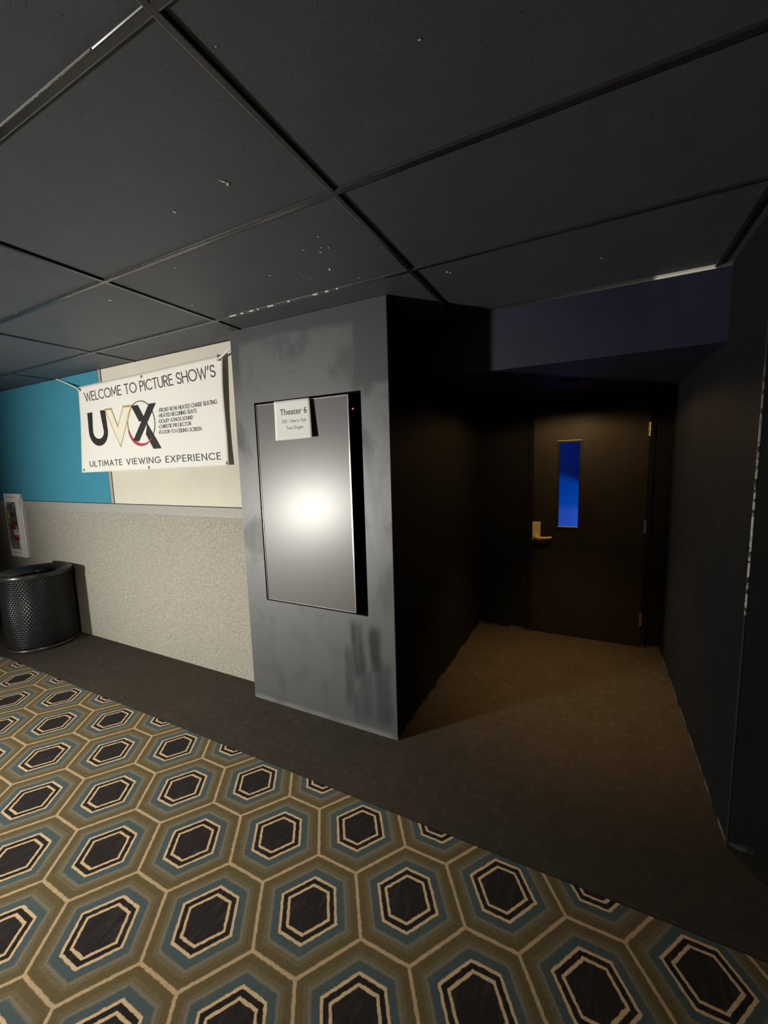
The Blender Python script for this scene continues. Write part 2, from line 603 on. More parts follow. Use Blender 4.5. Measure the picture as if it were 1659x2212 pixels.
bm = bmesh.new()
box(bm, (-6.96, YW - 0.016, ZD1 + 0.004), (-3.752, YW, H - 0.002), 0.003)
tag(link_mesh('wall_panel', bm, M['teal']), 'teal fabric wall panel beside the extinguisher cabinet, partly behind the banner', 'wall panel')
bm = bmesh.new()
box(bm, (-3.696, YW - 0.016, ZD1 + 0.004), (XPL, YW, H - 0.002), 0.003)
tag(link_mesh('wall_panel', bm, M['beige']), 'pale beige fabric wall panel behind the banner, next to the black pillar', 'wall panel')

# pillar with the niche for the screen
NX0, NX1, NZ0, NZ1 = -1.894, -1.127, 0.721, 1.988
bm = bmesh.new()
wall_with_hole(bm, XPL, XPR - 0.004, 0, H, YP, YP + 0.14, NX0, NX1, NZ0, NZ1)
box(bm, (XPL, YP + 0.14, 0), (XPR - 0.014, YP + 0.3, H))
pil = struct(link_mesh('wall_left', bm, M['pillar']))
# black lining of the niche
bm = bmesh.new()
t_ = 0.002
box(bm, (NX0, YP + 0.137, NZ0), (NX1, YP + 0.14, NZ1))
box(bm, (NX0, YP + 0.003, NZ0), (NX0 + t_, YP + 0.14, NZ1))
box(bm, (NX1 - t_, YP + 0.003, NZ0), (NX1, YP + 0.14, NZ1))
box(bm, (NX0, YP + 0.003, NZ1 - t_), (NX1, YP + 0.14, NZ1))
box(bm, (NX0, YP + 0.003, NZ0), (NX1, YP + 0.14, NZ0 + t_))
link_mesh('niche_lining', bm, M['niche'], pil)

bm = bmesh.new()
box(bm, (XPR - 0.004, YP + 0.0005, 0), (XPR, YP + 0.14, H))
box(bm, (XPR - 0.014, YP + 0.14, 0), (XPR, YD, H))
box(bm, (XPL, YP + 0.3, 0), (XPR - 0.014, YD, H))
struct(link_mesh('wall_alcove', bm, M['sidewall']))  # pillar paint again, darkened: the alcove side's shade is put into the colour

# block opposite, door wall, header over the alcove
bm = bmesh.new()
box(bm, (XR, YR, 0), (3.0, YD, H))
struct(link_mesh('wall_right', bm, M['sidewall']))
bm = bmesh.new()
box(bm, (XPR, YH, ZH), (XR, YD, H + 0.02))
struct(link_mesh('wall_header', bm, M['header']))
DX0, DX1, DZ = -0.510, 0.430, 2.055     # rough opening
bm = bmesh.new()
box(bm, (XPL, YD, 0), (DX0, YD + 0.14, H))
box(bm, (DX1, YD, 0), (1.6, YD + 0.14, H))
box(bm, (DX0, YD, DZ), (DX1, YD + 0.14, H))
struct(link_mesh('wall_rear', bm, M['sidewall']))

# wall angle along the header, corner bead on the block opposite
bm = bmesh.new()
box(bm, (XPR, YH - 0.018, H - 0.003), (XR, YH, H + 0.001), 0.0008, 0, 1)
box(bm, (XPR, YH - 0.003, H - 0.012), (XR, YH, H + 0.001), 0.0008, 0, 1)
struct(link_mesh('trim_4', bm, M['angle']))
bm = bmesh.new()
box(bm, (XR - 0.002, YR - 0.002, 0), (XR + 0.0045, YR + 0.003, H - 0.005), 0.0012)
struct(link_mesh('trim_5', bm, M['bead']))

# auditorium passage seen through the door glass
bm = bmesh.new()
box(bm, (-1.8, 5.6, 0), (1.6, 5.72, 2.7))
struct(link_mesh('wall_passage', bm, M['roomwall']))
bm = bmesh.new()
box(bm, (-1.92, YD + 0.14, 0), (-1.8, 5.72, 2.7))
box(bm, (1.6, YD, 0), (1.72, 5.72, 2.7))
struct(link_mesh('wall_passage_side', bm, M['roomwall']))
bm = bmesh.new()
box(bm, (-1.92, YD + 0.14, 2.6), (1.72, 5.72, 2.72))
struct(link_mesh('ceiling_passage', bm, M['roomwall']))

# ------------------------------------------------------------------ door
door = bpy.data.objects.new('door_1', None)
COL.objects.link(door)
door.location = (0, YD, 0)
struct(door, 'dark door with a narrow blue-lit window at the end of the black alcove', 'door')


def dpart(name, bm, mat, parent=None, smooth=False):
    """parts are written in world coordinates; shift them to the door's base"""
    bmesh.ops.translate(bm, verts=bm.verts, vec=(0, -YD, 0))
    return link_mesh(name, bm, mat, parent or door, smooth)


bm = bmesh.new()
box(bm, (DX0, YD - 0.012, 0), (DX0 + 0.035, YD + 0.13, DZ), 0.003)
box(bm, (DX1 - 0.035, YD - 0.012, 0), (DX1, YD + 0.13, DZ), 0.003)
box(bm, (DX0, YD - 0.012, DZ - 0.030), (DX1, YD + 0.13, DZ), 0.003)
dpart('door_frame', bm, M['sidewall'])
LX0, LX1, LZ0, LZ1 = -0.262, -0.104, 0.992, 1.722
SX0, SX1, SZ0, SZ1 = DX0 + 0.038, DX1 - 0.038, 0.006, DZ - 0.033
bm = bmesh.new()
wall_with_hole(bm, SX0, SX1, SZ0, SZ1, YD, YD + 0.045, LX0, LX1, LZ0, LZ1)
dpart('door_leaf', bm, M['door'])
bm = bmesh.new()
fw = 0.016
box(bm, (LX0 - fw, YD - 0.009, LZ1), (LX1 + fw, YD + 0.012, LZ1 + fw), 0.003)
box(bm, (LX0 - fw, YD - 0.009, LZ0 - fw), (LX1 + fw, YD + 0.012, LZ0), 0.003)
box(bm, (LX0 - fw, YD - 0.009, LZ0), (LX0, YD + 0.012, LZ1), 0.003)
box(bm, (LX1, YD - 0.009, LZ0), (LX1 + fw, YD + 0.012, LZ1), 0.003)
lite = dpart('window_frame', bm, M['door'])
bm = bmesh.new()
box(bm, (LX0 - 0.018, YD - 0.013, LZ1 + fw), (LX1 + 0.018, YD + 0.001, LZ1 + fw + 0.004), 0.001)
box(bm, (LX0 - 0.004, YD - 0.006, LZ0 - 0.001), (LX1 + 0.004, YD + 0.018, LZ0 + 0.004), 0.001)
dpart('glazing_highlight', bm, M['cab'], lite)  # pale strips paint the highlights along the black frame's edges
bm = bmesh.new()
box(bm, (LX0, YD + 0.019, LZ0), (LX1, YD + 0.025, LZ1))
dpart('pane', bm, M['glass'], lite)
# handle: escutcheon, rose and lever
bm = bmesh.new()
box(bm, (-0.474, YD - 0.012, 0.862), (-0.404, YD, 1.030), 0.004)
hd = dpart('handle', bm, M['brass'])
bm = bmesh.new()
n = 20
for (y0, r0), (y1, r1) in zip([(YD - 0.012, .024), (YD - 0.024, .023), (YD - 0.030, .015), (YD - 0.060, .011)],
                              [(YD - 0.024, .023), (YD - 0.030, .015), (YD - 0.060, .011), (YD - 0.064, .0)]):
    for k in range(n):
        a, b = 2 * math.pi * k / n, 2 * math.pi * (k + 1) / n
        pts = [(-0.439 + r0 * math.cos(a), y0, 0.893 + r0 * math.sin(a)), (-0.439 + r0 * math.cos(b), y0, 0.893 + r0 * math.sin(b)),
               (-0.439 + r1 * math.cos(b), y1, 0.893 + r1 * math.sin(b)), (-0.439 + r1 * math.cos(a), y1, 0.893 + r1 * math.sin(a))]
        if r1 == 0:
            pts = pts[:3]
        quad(bm, pts)
bmesh.ops.remove_doubles(bm, verts=bm.verts, dist=1e-5)
dpart('spindle', bm, M['brass'], hd, True)
bm = bmesh.new()
tube(bm, [(-0.449, YD - 0.054, 0.892), (-0.42, YD - 0.056, 0.892), (-0.38, YD - 0.056, 0.892), (-0.34, YD - 0.054, 0.894), (-0.318, YD - 0.046, 0.898), (-0.310, YD - 0.036, 0.900)],
     [.013, .0135, .0125, .0115, .011, .009], 12)
dpart('lever', bm, M['brass'], hd, True)
for z in (1.80, 1.02, 0.24):
    bm = bmesh.new()
    for k in range(3):
        lathe(bm, [(0.0, z - 0.055 + k * 0.037), (.0075, z - 0.055 + k * 0.037), (.0075, z - 0.02 + k * 0.037), (0.0, z - 0.02 + k * 0.037)], SX1 + 0.002, YD - 0.011, 12)
    box(bm, (SX1 - 0.012, YD - 0.006, z - 0.055), (SX1 + 0.002, YD - 0.001, z + 0.055))
    dpart('hinge', bm, M['steel'])

# ------------------------------------------------------------------ alcove downlight (trim ring in the soffit)
dl = thing('downlight', 'small dark recessed ceiling light in the alcove soffit in front of the door', 'ceiling light', (-0.15, 3.05, ZH))
bm = bmesh.new()
lathe(bm, [(0.075, 0.0), (0.075, -0.004), (0.060, -0.007), (0.052, -0.003), (0.052, 0.0)], n=32)
link_mesh('trim_ring', bm, M['niche'], dl, True)
bm = bmesh.new()
lathe(bm, [(0.0, -0.0015), (0.051, -0.0015)], n=32)
link_mesh('baffle', bm, M['niche'], dl)


# ================================================================== LETTERING (own stroke alphabet)
def arc(cx, cy, rx, ry, a0, a1, n=20):
    return [(cx + rx * math.cos(math.radians(a0 + (a1 - a0) * k / n)), cy + ry * math.sin(math.radians(a0 + (a1 - a0) * k / n))) for k in range(n + 1)]


G = {
    'A': (0.78, [[(0, 0), (.39, 1), (.78, 0)], [(.14, .30), (.64, .30)]]),
    'B': (0.56, [[(0, 0), (0, 1)], [(0, 1), (.28, 1)] + arc(.28, .76, .22, .24, 90, -90, 10) + [(0, .52)], [(.28, .52)] + arc(.29, .26, .26, .26, 90, -90, 10) + [(0, 0)]]),
    'C': (0.86, [arc(.5, .5, .5, .5, 48, 312, 24)]),
    'D': (0.76, [[(0, 0), (0, 1), (.27, 1)] + arc(.27, .5, .49, .5, 90, -90, 18) + [(0, 0)]]),
    'E': (0.50, [[(.48, 1), (0, 1), (0, 0), (.48, 0)], [(0, .52), (.44, .52)]]),
    'F': (0.46, [[(.46, 1), (0, 1), (0, 0)], [(0, .52), (.42, .52)]]),
    'G': (0.94, [arc(.5, .5, .5, .5, 48, 352, 26) + [(.99, .46), (.58, .46)]]),
    'H': (0.68, [[(0, 0), (0, 1)], [(.68, 0), (.68, 1)], [(0, .52), (.68, .52)]]),
    'I': (0.02, [[(0, 0), (0, 1)]]),
    'J': (0.40, [[(.38, 1), (.38, .24)] + arc(.16, .24, .22, .24, 0, -130, 10)]),
    'K': (0.60, [[(0, 0), (0, 1)], [(.56, 1), (0, .42)], [(.18, .6), (.6, 0)]]),
    'L': (0.44, [[(0, 1), (0, 0), (.44, 0)]]),
    'M': (0.88, [[(0, 0), (.08, 1), (.44, .22), (.80, 1), (.88, 0)]]),
    'N': (0.70, [[(0, 0), (0, 1), (.70, 0), (.70, 1)]]),
    'O': (1.00, [arc(.5, .5, .5, .5, 90, 450, 32)]),
    'P': (0.52, [[(0, 0), (0, 1), (.26, 1)] + arc(.26, .74, .26, .26, 90, -90, 12) + [(0, .48)]]),
    'R': (0.54, [[(0, 0), (0, 1), (.26, 1)] + arc(.26, .74, .26, .26, 90, -90, 12) + [(0, .48)], [(.22, .48), (.54, 0)]]),
    'S': (0.56, [arc(.28, .74, .25, .26, 25, 270, 16) + arc(.28, .24, .28, .24, 90, -155, 16)]),
    'T': (0.60, [[(0, 1), (.60, 1)], [(.30, 1), (.30, 0)]]),
    'U': (0.66, [[(0, 1), (0, .33)] + arc(.33, .33, .33, .33, 180, 360, 16) + [(.66, 1)]]),
    'V': (0.74, [[(0, 1), (.37, 0), (.74, 1)]]),
    'W': (1.12, [[(0, 1), (.29, 0), (.56, .92), (.83, 0), (1.12, 1)]]),
    'X': (0.70, [[(0, 1), (.70, 0)], [(0, 0), (.70, 1)]]),
    'Y': (0.68, [[(0, 1), (.34, .46), (.68, 1)], [(.34, .46), (.34, 0)]]),
    '-': (0.26, [[(0, .42), (.26, .42)]]),
    "'": (0.10, [[(.10, 1.02), (0, .72)]]),
}


def strokes(text, gap=0.20, space=0.36):
    x, out = 0.0, []
    for ch in text:
        if ch == ' ':
            x += space
            continue
        w, ls = G[ch]
        for l in ls:
            out.append([(x + px, py) for px, py in l])
        x += w + gap
    return out, x - gap


def ribbon(bm, pts, w, fn, mat=0):
    """flat pen stroke of width w along pts, mitred; fn maps (u, v) to a point in the scene"""
    closed = (abs(pts[0][0] - pts[-1][0]) + abs(pts[0][1] - pts[-1][1])) < 1e-6
    P = [Vector(p) for p in pts]
    dens = [P[0]]
    for a, b in zip(P[:-1], P[1:]):
        if (b - a).length < 1e-6:
            continue
        dens.append(b)
    P = dens
    n = len(P)
    L, R = [], []
    for i in range(n):
        if closed:
            d0 = (P[i] - P[i - 1 if i > 0 else n - 2]).normalized()
            d1 = (P[i + 1 if i < n - 1 else 1] - P[i]).normalized()
        else:
            d0 = (P[i] - P[i - 1]).normalized() if i > 0 else (P[1] - P[0]).normalized()
            d1 = (P[i + 1] - P[i]).normalized() if i < n - 1 else d0
        nrm = Vector((-(d0.y + d1.y), d0.x + d1.x))
        if nrm.length < 1e-4:
            nrm = Vector((-d1.y, d1.x))
        nrm.normalize()
        c = max(0.42, abs(nrm.dot(Vector((-d1.y, d1.x)))))
        ww = (w[i] if isinstance(w, (list, tuple)) else w) / 2 / c
        p = P[i].copy()
        if not closed and i == 0:
            p = p - d1 * (w if not isinstance(w, (list, tuple)) else 0) * 0.5
        if not closed and i == n - 1:
            p = p + d0 * (w if not isinstance(w, (list, tuple)) else 0) * 0.5
        L.append(p + nrm * ww)
        R.append(p - nrm * ww)
    for i in range(n - 1):
        quad(bm, [fn(*R[i]), fn(*R[i + 1]), fn(*L[i + 1]), fn(*L[i])], mat)


# ================================================================== BANNER
BY = 2.070
BTL, BTR, BBR, BBL = (-4.0003, 2.3218), (-2.2385, 2.3497), (-2.2536, 1.6071), (-4.0894, 1.5841)


def bsurf(x, z):
    """depth of the hanging vinyl at (x, z): shallow buckles radiating from its tied corners"""
    s = (x + 4.05) / 1.8
    v = (z - 1.59) / 0.75
    d = 0.0035 * math.sin(9 * s + 3.0 * v + 0.4) + 0.0022 * math.sin(17 * s - 8 * v) * (1 - v * 0.5)
    d += 0.006 * max(0.0, s - 0.86) / 0.14 * math.sin(5 * v)
    d -= 0.006 * (1 - v)
    return BY + d


ban = thing('banner', 'white vinyl banner lettered with a welcome and a large U V X logo', 'banner', (-3.15, BY, 1.585))
org = Vector((-3.15, BY, 1.585))


def bpart(name, bm, mat, smooth=False, recalc=True, parent=None):
    bmesh.ops.translate(bm, verts=bm.verts, vec=-org)
    return link_mesh(name, bm, mat, parent or ban, smooth, recalc)


bm = bmesh.new()
NS, NV = 72, 32


def bq(s, v):
    ax, az = BBL[0] + (BBR[0] - BBL[0]) * s, BBL[1] + (BBR[1] - BBL[1]) * s
    bx, bz = BTL[0] + (BTR[0] - BTL[0]) * s, BTL[1] + (BTR[1] - BTL[1]) * s
    x, z = ax + (bx - ax) * v, az + (bz - az) * v
    x += 0.012 * max(0, s - .9) / .1 * -math.sin(math.pi * v)
    return x, z


fr, bk = [], []
for j in range(NV + 1):
    ra, rb = [], []
    for i in range(NS + 1):
        x, z = bq(i / NS, j / NV)
        y = bsurf(x, z)
        ra.append(bm.verts.new((x, y, z)))
        rb.append(bm.verts.new((x, y + 0.0012, z)))
    fr.append(ra)
    bk.append(rb)
for j in range(NV):
    for i in range(NS):
        bm.faces.new((fr[j][i], fr[j][i + 1], fr[j + 1][i + 1], fr[j + 1][i]))
        bm.faces.new((bk[j][i + 1], bk[j][i], bk[j + 1][i], bk[j + 1][i + 1]))
for i in range(NS):
    bm.faces.new((fr[0][i + 1], fr[0][i], bk[0][i], bk[0][i + 1]))
    bm.faces.new((fr[NV][i], fr[NV][i + 1], bk[NV][i + 1], bk[NV][i]))
for j in range(NV):
    bm.faces.new((fr[j][0], fr[j + 1][0], bk[j + 1][0], bk[j][0]))
    bm.faces.new((fr[j + 1][NS], fr[j][NS], bk[j][NS], bk[j + 1][NS]))
bpart('vinyl_sheet', bm, M['vinyl'], True)


def lay(x, z, lift=0.0016):
    return (x, bsurf(x, z) - lift, z)


def put_text(bm, text, BL_, BR_, TR_, TL_, pen, gap, space, mat=0, per_word=None):
    st, W_ = strokes(text, gap, space)

    def fn(u, v):
        s = u / W_
        x = (BL_[0] + (BR_[0] - BL_[0]) * s) * (1 - v) + (TL_[0] + (TR_[0] - TL_[0]) * s) * v
        z = (BL_[1] + (BR_[1] - BL_[1]) * s) * (1 - v) + (TL_[1] + (TR_[1] - TL_[1]) * s) * v
        return lay(x, z)
    if per_word:
        x0 = 0.0
        for wd in text.split(' '):
            ws, ww = strokes(wd, gap, space)
            bm2 = bmesh.new()
            for l in ws:
                ribbon(bm2, [(x0 + px, pen / 2 + py * (1 - pen)) for px, py in l], pen, fn, mat)
            bpart(per_word[0], bm2, per_word[1], recalc=False)
            x0 += ww + gap + space
        return
    for l in st:
        # inset strokes so that the pen stays between base line and cap line
        l2 = [(px, pen / 2 + py * (1 - pen)) for px, py in l]
        ribbon(bm, l2, pen, fn, mat)


put_text(None, "WELCOME TO PICTURE SHOW'S", (-3.9116, 2.1886), (-2.3159, 2.2112), (-2.326, 2.2957), (-3.9215, 2.2672), 0.108, 0.205, 0.40,
         per_word=('title_lettering', M['ink_plum']))
put_text(None, "ULTIMATE VIEWING EXPERIENCE", (-3.9523, 1.6326), (-2.3324, 1.651), (-2.3349, 1.7022), (-3.9513, 1.6837), 0.135, 0.36, 0.62,
         per_word=('tagline_lettering', M['ink_grey']))
bm = bmesh.new()
for txt, (xa, za), (xb, zb), cap in [
        ('-FRONT-ROW HEATED CHAISE SEATING', (-2.9615, 2.0247), (-2.3238, 2.0323), .0300),
        ('-HEATED RECLINING SEATS', (-2.9673, 1.9853), (-2.5389, 1.9893), .0295),
        ('-DOLBY ATMOS SOUND', (-2.9733, 1.9442), (-2.5833, 1.9465), .0290),
        ('-CHRISTIE PROJECTOR', (-2.9792, 1.9044), (-2.6077, 1.9053), .0285),
        ('-FLOOR-TO-CEILING SCREEN', (-2.9828, 1.8636), (-2.5022, 1.8610), .0285)]:
    put_text(bm, txt, (xa, za), (xb, zb), (xb + .001, zb + cap), (xa + .001, za + cap), 0.135, 0.25, 0.40)
bpart('list_lettering', bm, M['ink_grey'], recalc=False)

# logo: U, V, X and the ring
bm = bmesh.new()
fnl = lambda x, z: lay(x, z, 0.0020)
fnl2 = lambda x, z: lay(x, z, 0.0028)
fnl3 = lambda x, z: lay(x, z, 0.0024)
out = [(-3.9077, 2.095)] + [(-3.9115, 1.95)] + arc(-3.770, 1.935, .1415, .1265, 180, 360, 24)[1:] + [(-3.632, 2.098)]
inn = [(-3.8287, 2.094)] + [(-3.846, 1.95)] + arc(-3.766, 1.930, .080, .062, 180, 360, 24)[1:] + [(-3.7089, 2.099)]
for i in range(len(out) - 1):
    quad(bm, [fnl(*out[i]), fnl(*out[i + 1]), fnl(*inn[i + 1]), fnl(*inn[i])], 0)
# X: two crossing bars
quad(bm, [fnl2(*p) for p in [(-3.2898, 2.1015), (-3.2059, 2.102), (-2.9627, 1.7549), (-3.0537, 1.7547)]][::-1], 0)
quad(bm, [fnl2(*p) for p in [(-3.0663, 2.099), (-2.9838, 2.0992), (-3.2196, 1.8192), (-3.2892, 1.8305)]][::-1], 0)
# V: cream fill with gold outline
vp = [(-3.6321, 2.0997), (-3.5472, 2.0992), (-3.4838, 1.9502), (-3.3888, 2.1036), (-3.286, 2.1011), (-3.4679, 1.7902)]
quad(bm, [fnl3(*p) for p in (vp[0], vp[5], vp[2], vp[1])], 2)
quad(bm, [fnl3(*p) for p in (vp[2], vp[5], vp[4], vp[3])], 2)
ribbon(bm, vp + [vp[0]], 0.0075, fnl2, 1)
ribbon(bm, [vp[0], vp[1]], 0.016, fnl2, 1)
ribbon(bm, [vp[3], vp[4]], 0.016, fnl2, 1)
# ring, swelling into a red crescent at its lower side
cx, cz, rr = -3.1815, 1.961, 0.168
ring = arc(cx, cz, rr, .169, 140, -45, 40)
ribbon(bm, ring, 0.006, fnl3, 0)
cres = arc(cx, cz, rr, .169, 140, 312, 48)
wid = [0.006 + 0.020 * math.sin(math.pi * min(1, max(0, (k - 8) / 40))) ** 1.3 for k in range(49)]
ribbon(bm, cres[:17], wid[:17], fnl3, 1)
ribbon(bm, cres[16:], wid[16:], fnl3, 3)
bpart('logo', bm, [M['ink_black'], M['ink_gold'], M['ink_cream'], M['ink_red']], recalc=False)

# grommets and cords
for gx, gz in [(-3.974, 2.296), (-2.269, 2.324), (-2.275, 1.624), (-3.132, 2.3095), (-3.129, 1.612), (-4.050, 1.608)]:
    bm = bmesh.new()
    y = bsurf(gx, gz) - 0.0015
    n1, n2 = 20, 6
    rg = []
    for k in range(n1):
        a = 2 * math.pi * k / n1
        rg.append([bm.verts.new((gx + (.0085 + .0035 * math.cos(2 * math.pi * q / n2)) * math.cos(a), y + .0018 * math.sin(2 * math.pi * q / n2),
                                 gz + (.0085 + .0035 * math.cos(2 * math.pi * q / n2)) * math.sin(a))) for q in range(n2)])
    for k in range(n1):
        for q in range(n2):
            bm.faces.new((rg[k][q], rg[k][(q + 1) % n2], rg[(k + 1) % n1][(q + 1) % n2], rg[(k + 1) % n1][q]))
    gr_ = bpart('grommet', bm, M['grommet'], True)
    bm = bmesh.new()
    quad(bm, [(gx + .006 * math.cos(2 * math.pi * k / 14), y - 0.0004, gz + .006 * math.sin(2 * math.pi * k / 14)) for k in range(14)])
    bpart('eyelet', bm, M['joint'], parent=gr_)
# (the eyelet's parent sits at the banner's origin, so both share one frame)
bm = bmesh.new()
tube(bm, [(-3.974, 2.060, 2.297), (-4.10, 2.075, 2.345), (-4.25, 2.088, 2.395), (-4.372, 2.090, 2.436)], .0065, 8)
tube(bm, [(-3.990, 2.058, 2.303), (-3.962, 2.056, 2.285)], .009, 8)
bpart('tie_cord', bm, M['cord'], True)
bm = bmesh.new()
tube(bm, [(-2.275, 2.058, 2.322), (-2.21, 2.045, 2.338), (-2.145, 2.03, 2.358), (-2.064, 2.010, 2.378)], .007, 8)
tube(bm, [(-2.290, 2.058, 2.338), (-2.262, 2.056, 2.316), (-2.268, 2.056, 2.345), (-2.285, 2.055, 2.312)], .009, 8)
bpart('tie_cord', bm, M['cord'], True)

# ================================================================== SCREEN IN THE NICHE
TW_, TH_ = 0.682, 1.254
tv = thing('display_screen', 'tall portrait display screen set in the pillar niche, glaring with reflected light', 'screen', (-1.889, 1.972, 0.7245))


def tpart(name, bm, mat, parent=None, smooth=False, recalc=True):
    return link_mesh(name, bm, mat, parent or tv, smooth, recalc)


bm = bmesh.new()
box(bm, (.004, 0.006, 0.0), (TW_ - .002, 0.080, TH_ - 0.002), 0.003)
case = tpart('case', bm, M['tvbody'])
bm = bmesh.new()
bz = 0.008
for lo, hi in (((0, 0, 0), (bz, .022, TH_)), ((TW_ - bz - .006, 0, 0), (TW_, .022, TH_)),
               ((bz, 0, TH_ - bz), (TW_ - bz, .022, TH_)), ((bz, 0, 0), (TW_ - bz, .022, bz))):
    box(bm, lo, hi, 0.0028)
tpart('bezel', bm, M['bezel'])
bm = bmesh.new()
box(bm, (bz * .8, 0.003, bz * .8), (TW_ - bz * .8 - .006, 0.009, TH_ - bz * .8))
tpart('screen', bm, M['screen'])
bm = bmesh.new()
bmesh.ops.create_uvsphere(bm, u_segments=12, v_segments=8, radius=0.004)
bmesh.ops.translate(bm, verts=bm.verts, vec=(TW_ - 0.001, 0.044, 1.178))
led = tpart('standby_light', bm, M['led'], case, True)
led['label'] = 'glowing red standby light'

# ================================================================== PAPER SIGN
sg = thing('paper_sign', 'white paper sign reading Theater 6, taped over the top of the portrait screen', 'sign', (-1.585, 1.955, 1.748))
sorg = Vector((-1.585, 1.955, 1.748))
PTL, PTR, PBR, PBL = (-1.722, 1.979), (-1.458, 1.979), (-1.444, 1.753), (-1.718, 1.747)


def pq(s, v):
    ax, az = PBL[0] + (PBR[0] - PBL[0]) * s, PBL[1] + (PBR[1] - PBL[1]) * s
    bx, bz_ = PTL[0] + (PTR[0] - PTL[0]) * s, PTL[1] + (PTR[1] - PTL[1]) * s
    x, z = ax + (bx - ax) * v, az + (bz_ - az) * v
    y = 1.950 + 0.004 * math.sin(3.0 * s + 0.3) * (1 - v) - 0.006 * (1 - v) ** 2 + 0.004 * v
    return Vector((x, y, z))


bm = bmesh.new()
n = 14
A_, B_ = [], []
for j in range(n + 1):
    A_.append([bm.verts.new(pq(i / n, j / n)) for i in range(n + 1)])
    B_.append([bm.verts.new(pq(i / n, j / n) + Vector((0, .0005, 0))) for i in range(n + 1)])
for j in range(n):
    for i in range(n):
        bm.faces.new((A_[j][i], A_[j][i + 1], A_[j + 1][i + 1], A_[j + 1][i]))
        bm.faces.new((B_[j][i + 1], B_[j][i], B_[j + 1][i], B_[j + 1][i + 1]))
for i in range(n):
    bm.faces.new((A_[0][i + 1], A_[0][i], B_[0][i], B_[0][i + 1]))
    bm.faces.new((A_[n][i], A_[n][i + 1], B_[n][i + 1], B_[n][i]))
    bm.faces.new((A_[i][0], A_[i + 1][0], B_[i + 1][0], B_[i][0]))
    bm.faces.new((A_[i + 1][n], A_[i][n], B_[i][n], B_[i + 1][n]))
bmesh.ops.translate(bm, verts=bm.verts, vec=-sorg)
link_mesh('sheet', bm, M['paper'], sg, True)


def typed(text, s0, s1, v0, v1, mat, name, bold=0.0):
    """typeset one line with the built-in face and lay it on the sheet between (s0, v0) and (s1, v1)"""
    cu = bpy.data.curves.new('line', 'FONT')
    cu.body = text
    cu.size = 1.0
    cu.offset = bold
    o = bpy.data.objects.new('line', cu)
    COL.objects.link(o)
    dg = bpy.context.evaluated_depsgraph_get()
    me = bpy.data.meshes.new_from_object(o.evaluated_get(dg))
    bpy.data.objects.remove(o)
    bm = bmesh.new()
    bm.from_mesh(me)
    bpy.data.meshes.remove(me)
    xs = [v.co.x for v in bm.verts]
    x0, x1 = min(xs), max(xs)
    cap = 0.729
    for v in bm.verts:
        s = s0 + (s1 - s0) * (v.co.x - x0) / (x1 - x0)
        t = v0 + (v1 - v0) * v.co.y / cap
        v.co = pq(s, t) + Vector((0, -0.0008, 0)) - sorg
    return link_mesh(name, bm, mat, sg, recalc=False)


typed('Theater 6', 0.155, 0.905, 0.635, 0.795, M['ink_mid'], 'title_lettering', 0.012)
typed('UVX \u2013 How to Train', 0.195, 0.865, 0.425, 0.525, M['ink_pale'], 'text_lettering')
typed('Your Dragon', 0.315, 0.775, 0.255, 0.355, M['ink_pale'], 'text_lettering')

# ================================================================== LITTER BIN
CXc, CYc, CR_ = -4.60, 1.832, 0.272
bin_ = thing('trash_can', 'round black embossed trash can with an open top, against the wall under the extinguisher cabinet', 'trash can', (CXc, CYc, 0))
bm = bmesh.new()
lathe(bm, [(CR_ - .012, 0.03), (CR_ - .006, 0.035), (CR_ - .004, 0.06), (CR_ - .004, 0.66), (CR_ - .010, 0.665)], n=96)
link_mesh('body', bm, M['can'], bin_, True)
bm = bmesh.new()
lathe(bm, [(0.0, 0.0), (CR_ - .010, 0.0), (CR_ - .002, 0.004), (CR_ - .001, 0.028), (CR_ - .010, 0.036)], n=96)
link_mesh('base_ring', bm, M['canlid'], bin_, True)
bm = bmesh.new()
lathe(bm, [(CR_ - .014, 0.655), (CR_ + .002, 0.660), (CR_ + .006, 0.672), (CR_ + .006, 0.692), (CR_ + .002, 0.702), (CR_ - .008, 0.706),
           (CR_ - .020, 0.703), (CR_ - .030, 0.694), (0.155, 0.672), (0.147, 0.664), (0.146, 0.60)], n=96)
link_mesh('lid', bm, M['canlid'], bin_, True)
bm = bmesh.new()
lathe(bm, [(0.1455, 0.655), (0.150, 0.56), (0.20, 0.40), (0.20, 0.10), (0.0, 0.09)], n=64)
link_mesh('liner', bm, M['liner'], bin_, True)

# ================================================================== EXTINGUISHER CABINET
FY = 2.070     # front of the white face frame
cab = thing('extinguisher_cabinet', 'white wall cabinet with a clear cover, set in the wall above the trash can', 'cabinet', (-5.50, YW, CZ0))
corg = Vector((-5.50, YW, CZ0))


def cpart(name, bm, mat, smooth=False, parent=None):
    bmesh.ops.translate(bm, verts=bm.verts, vec=-corg)
    return link_mesh(name, bm, mat, parent or cab, smooth)


WX0, WX1, WZ0, WZ1 = -5.632, -5.435, 0.782, 1.292
bm = bmesh.new()
wall_with_hole(bm, CX0, CX1 - .012, CZ0, CZ1, FY, YW, WX0, WX1, WZ0, WZ1)
# side flange with its two notched caps
box(bm, (CX1 - .012, FY + .010, CZ0), (CX1 + .006, YW, CZ1 - 0.15), 0.002)
box(bm, (CX1 - .012, FY + .004, CZ1 - 0.055), (CX1 + .004, YW, CZ1), 0.002)
box(bm, (CX1 - .012, FY + .020, CZ1 - 0.16), (CX1 - .004, YW, CZ1 - 0.05))
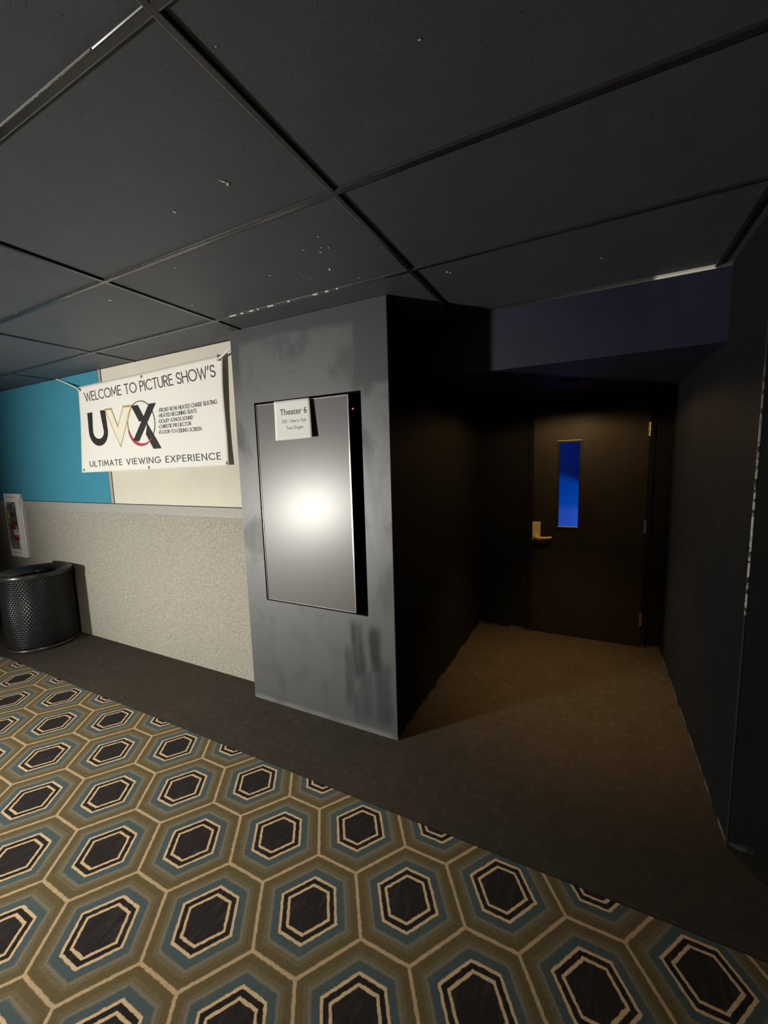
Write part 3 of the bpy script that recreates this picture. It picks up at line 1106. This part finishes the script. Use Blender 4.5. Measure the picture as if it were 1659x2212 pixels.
# embossed slots of the end caps
box(bm, (-5.60, FY - .0008, CZ1 - 0.042), (-5.43, FY + .001, CZ1 - 0.036), 0, 1)
box(bm, (-5.60, FY - .0008, CZ0 + 0.038), (-5.43, FY + .001, CZ0 + 0.044), 0, 1)
cpart('face_frame', bm, [M['cab'], M['cabdark']])
bm = bmesh.new()
y0, y1 = YW, YW + 0.16
box(bm, (HX0, y1 - .004, HZ0), (HX1, y1, HZ1))
box(bm, (HX0, y0, HZ0), (HX0 + .004, y1, HZ1))
box(bm, (HX1 - .004, y0, HZ0), (HX1, y1, HZ1))
box(bm, (HX0, y0, HZ0), (HX1, y1, HZ0 + .004))
box(bm, (HX0, y0, HZ1 - .004), (HX1, y1, HZ1))
cpart('inner_box', bm, M['cab'])
# bulged clear cover
bm = bmesh.new()
N1, N2 = 14, 20
g1 = []
for j in range(N2 + 1):
    v = j / N2
    row = []
    for i in range(N1 + 1):
        u = i / N1
        bul = 0.032 * (1 - abs(2 * u - 1) ** 3) * min(1, min(v, 1 - v) * 9)
        row.append(bm.verts.new((WX0 + .001 + (WX1 - WX0 - .002) * u, FY - bul, WZ0 + .001 + (WZ1 - WZ0 - .002) * v)))
    g1.append(row)
for j in range(N2):
    for i in range(N1):
        bm.faces.new((g1[j][i], g1[j][i + 1], g1[j + 1][i + 1], g1[j + 1][i]))
cpart('clear_cover', bm, M['bubble'], True)

ext = thing('fire_extinguisher', 'small red fire extinguisher with a yellow tag inside the white wall cabinet', 'fire extinguisher', (-5.585, 2.135, HZ0 + .004))
eorg = Vector((-5.585, 2.135, HZ0 + .004))
bm = bmesh.new()
zb = 0.145 - 0.0
lathe(bm, [(0, 0.105), (.030, 0.105), (.046, 0.118), (.048, 0.14), (.048, 0.272), (.044, 0.292), (.030, 0.308), (.016, 0.314), (.014, 0.33)], n=32)
link_mesh('cylinder', bm, M['red'], ext, True)
bm = bmesh.new()
lathe(bm, [(0, 0.0), (.040, 0.0), (.040, 0.02), (.018, 0.03), (.018, 0.095), (.034, 0.104), (0, 0.104)], n=24)
link_mesh('stand', bm, M['cab'], ext)
bm = bmesh.new()
for k in range(10):
    a0, a1 = [math.radians(-128 + 9.5 * q) for q in (k, k + 1)]
    quad(bm, [(.0487 * math.cos(a0), .0487 * math.sin(a0), .165), (.0487 * math.cos(a1), .0487 * math.sin(a1), .165),
              (.0487 * math.cos(a1), .0487 * math.sin(a1), .225), (.0487 * math.cos(a0), .0487 * math.sin(a0), .225)])
link_mesh('label_sticker', bm, M['ext_label'], ext, True)
bm = bmesh.new()
lathe(bm, [(0, .328), (.016, .328), (.016, .362), (.011, .368), (0, .37)], n=20)
box(bm, (-.012, -.055, .368), (.012, .028, .378), .003)
box(bm, (-.012, -.058, .392), (.012, .022, .404), .003)
box(bm, (-.010, .006, .366), (.010, .026, .40), .002)
link_mesh('valve_handle', bm, M['ext_black'], ext)
bm = bmesh.new()
tube(bm, [(.016, -.005, .352), (.042, -.022, .358), (.052, -.03, .335), (.045, -.035, .28), (.047, -.028, .22)], .0075, 10)
link_mesh('hose', bm, M['ext_black'], ext, True)
bm = bmesh.new()
box(bm, (-.030, -.079, .300), (.004, -.078, .352))
box(bm, (-.012, -.079, .350), (.034, -.078, .430))
bmesh.ops.rotate(bm, verts=bm.verts, cent=(0, -.078, .36), matrix=Matrix.Rotation(math.radians(-14), 3, 'Y'))
tg = link_mesh('inspection_tag', bm, M['yellow'], ext)
tg['label'] = 'yellow inspection tag'
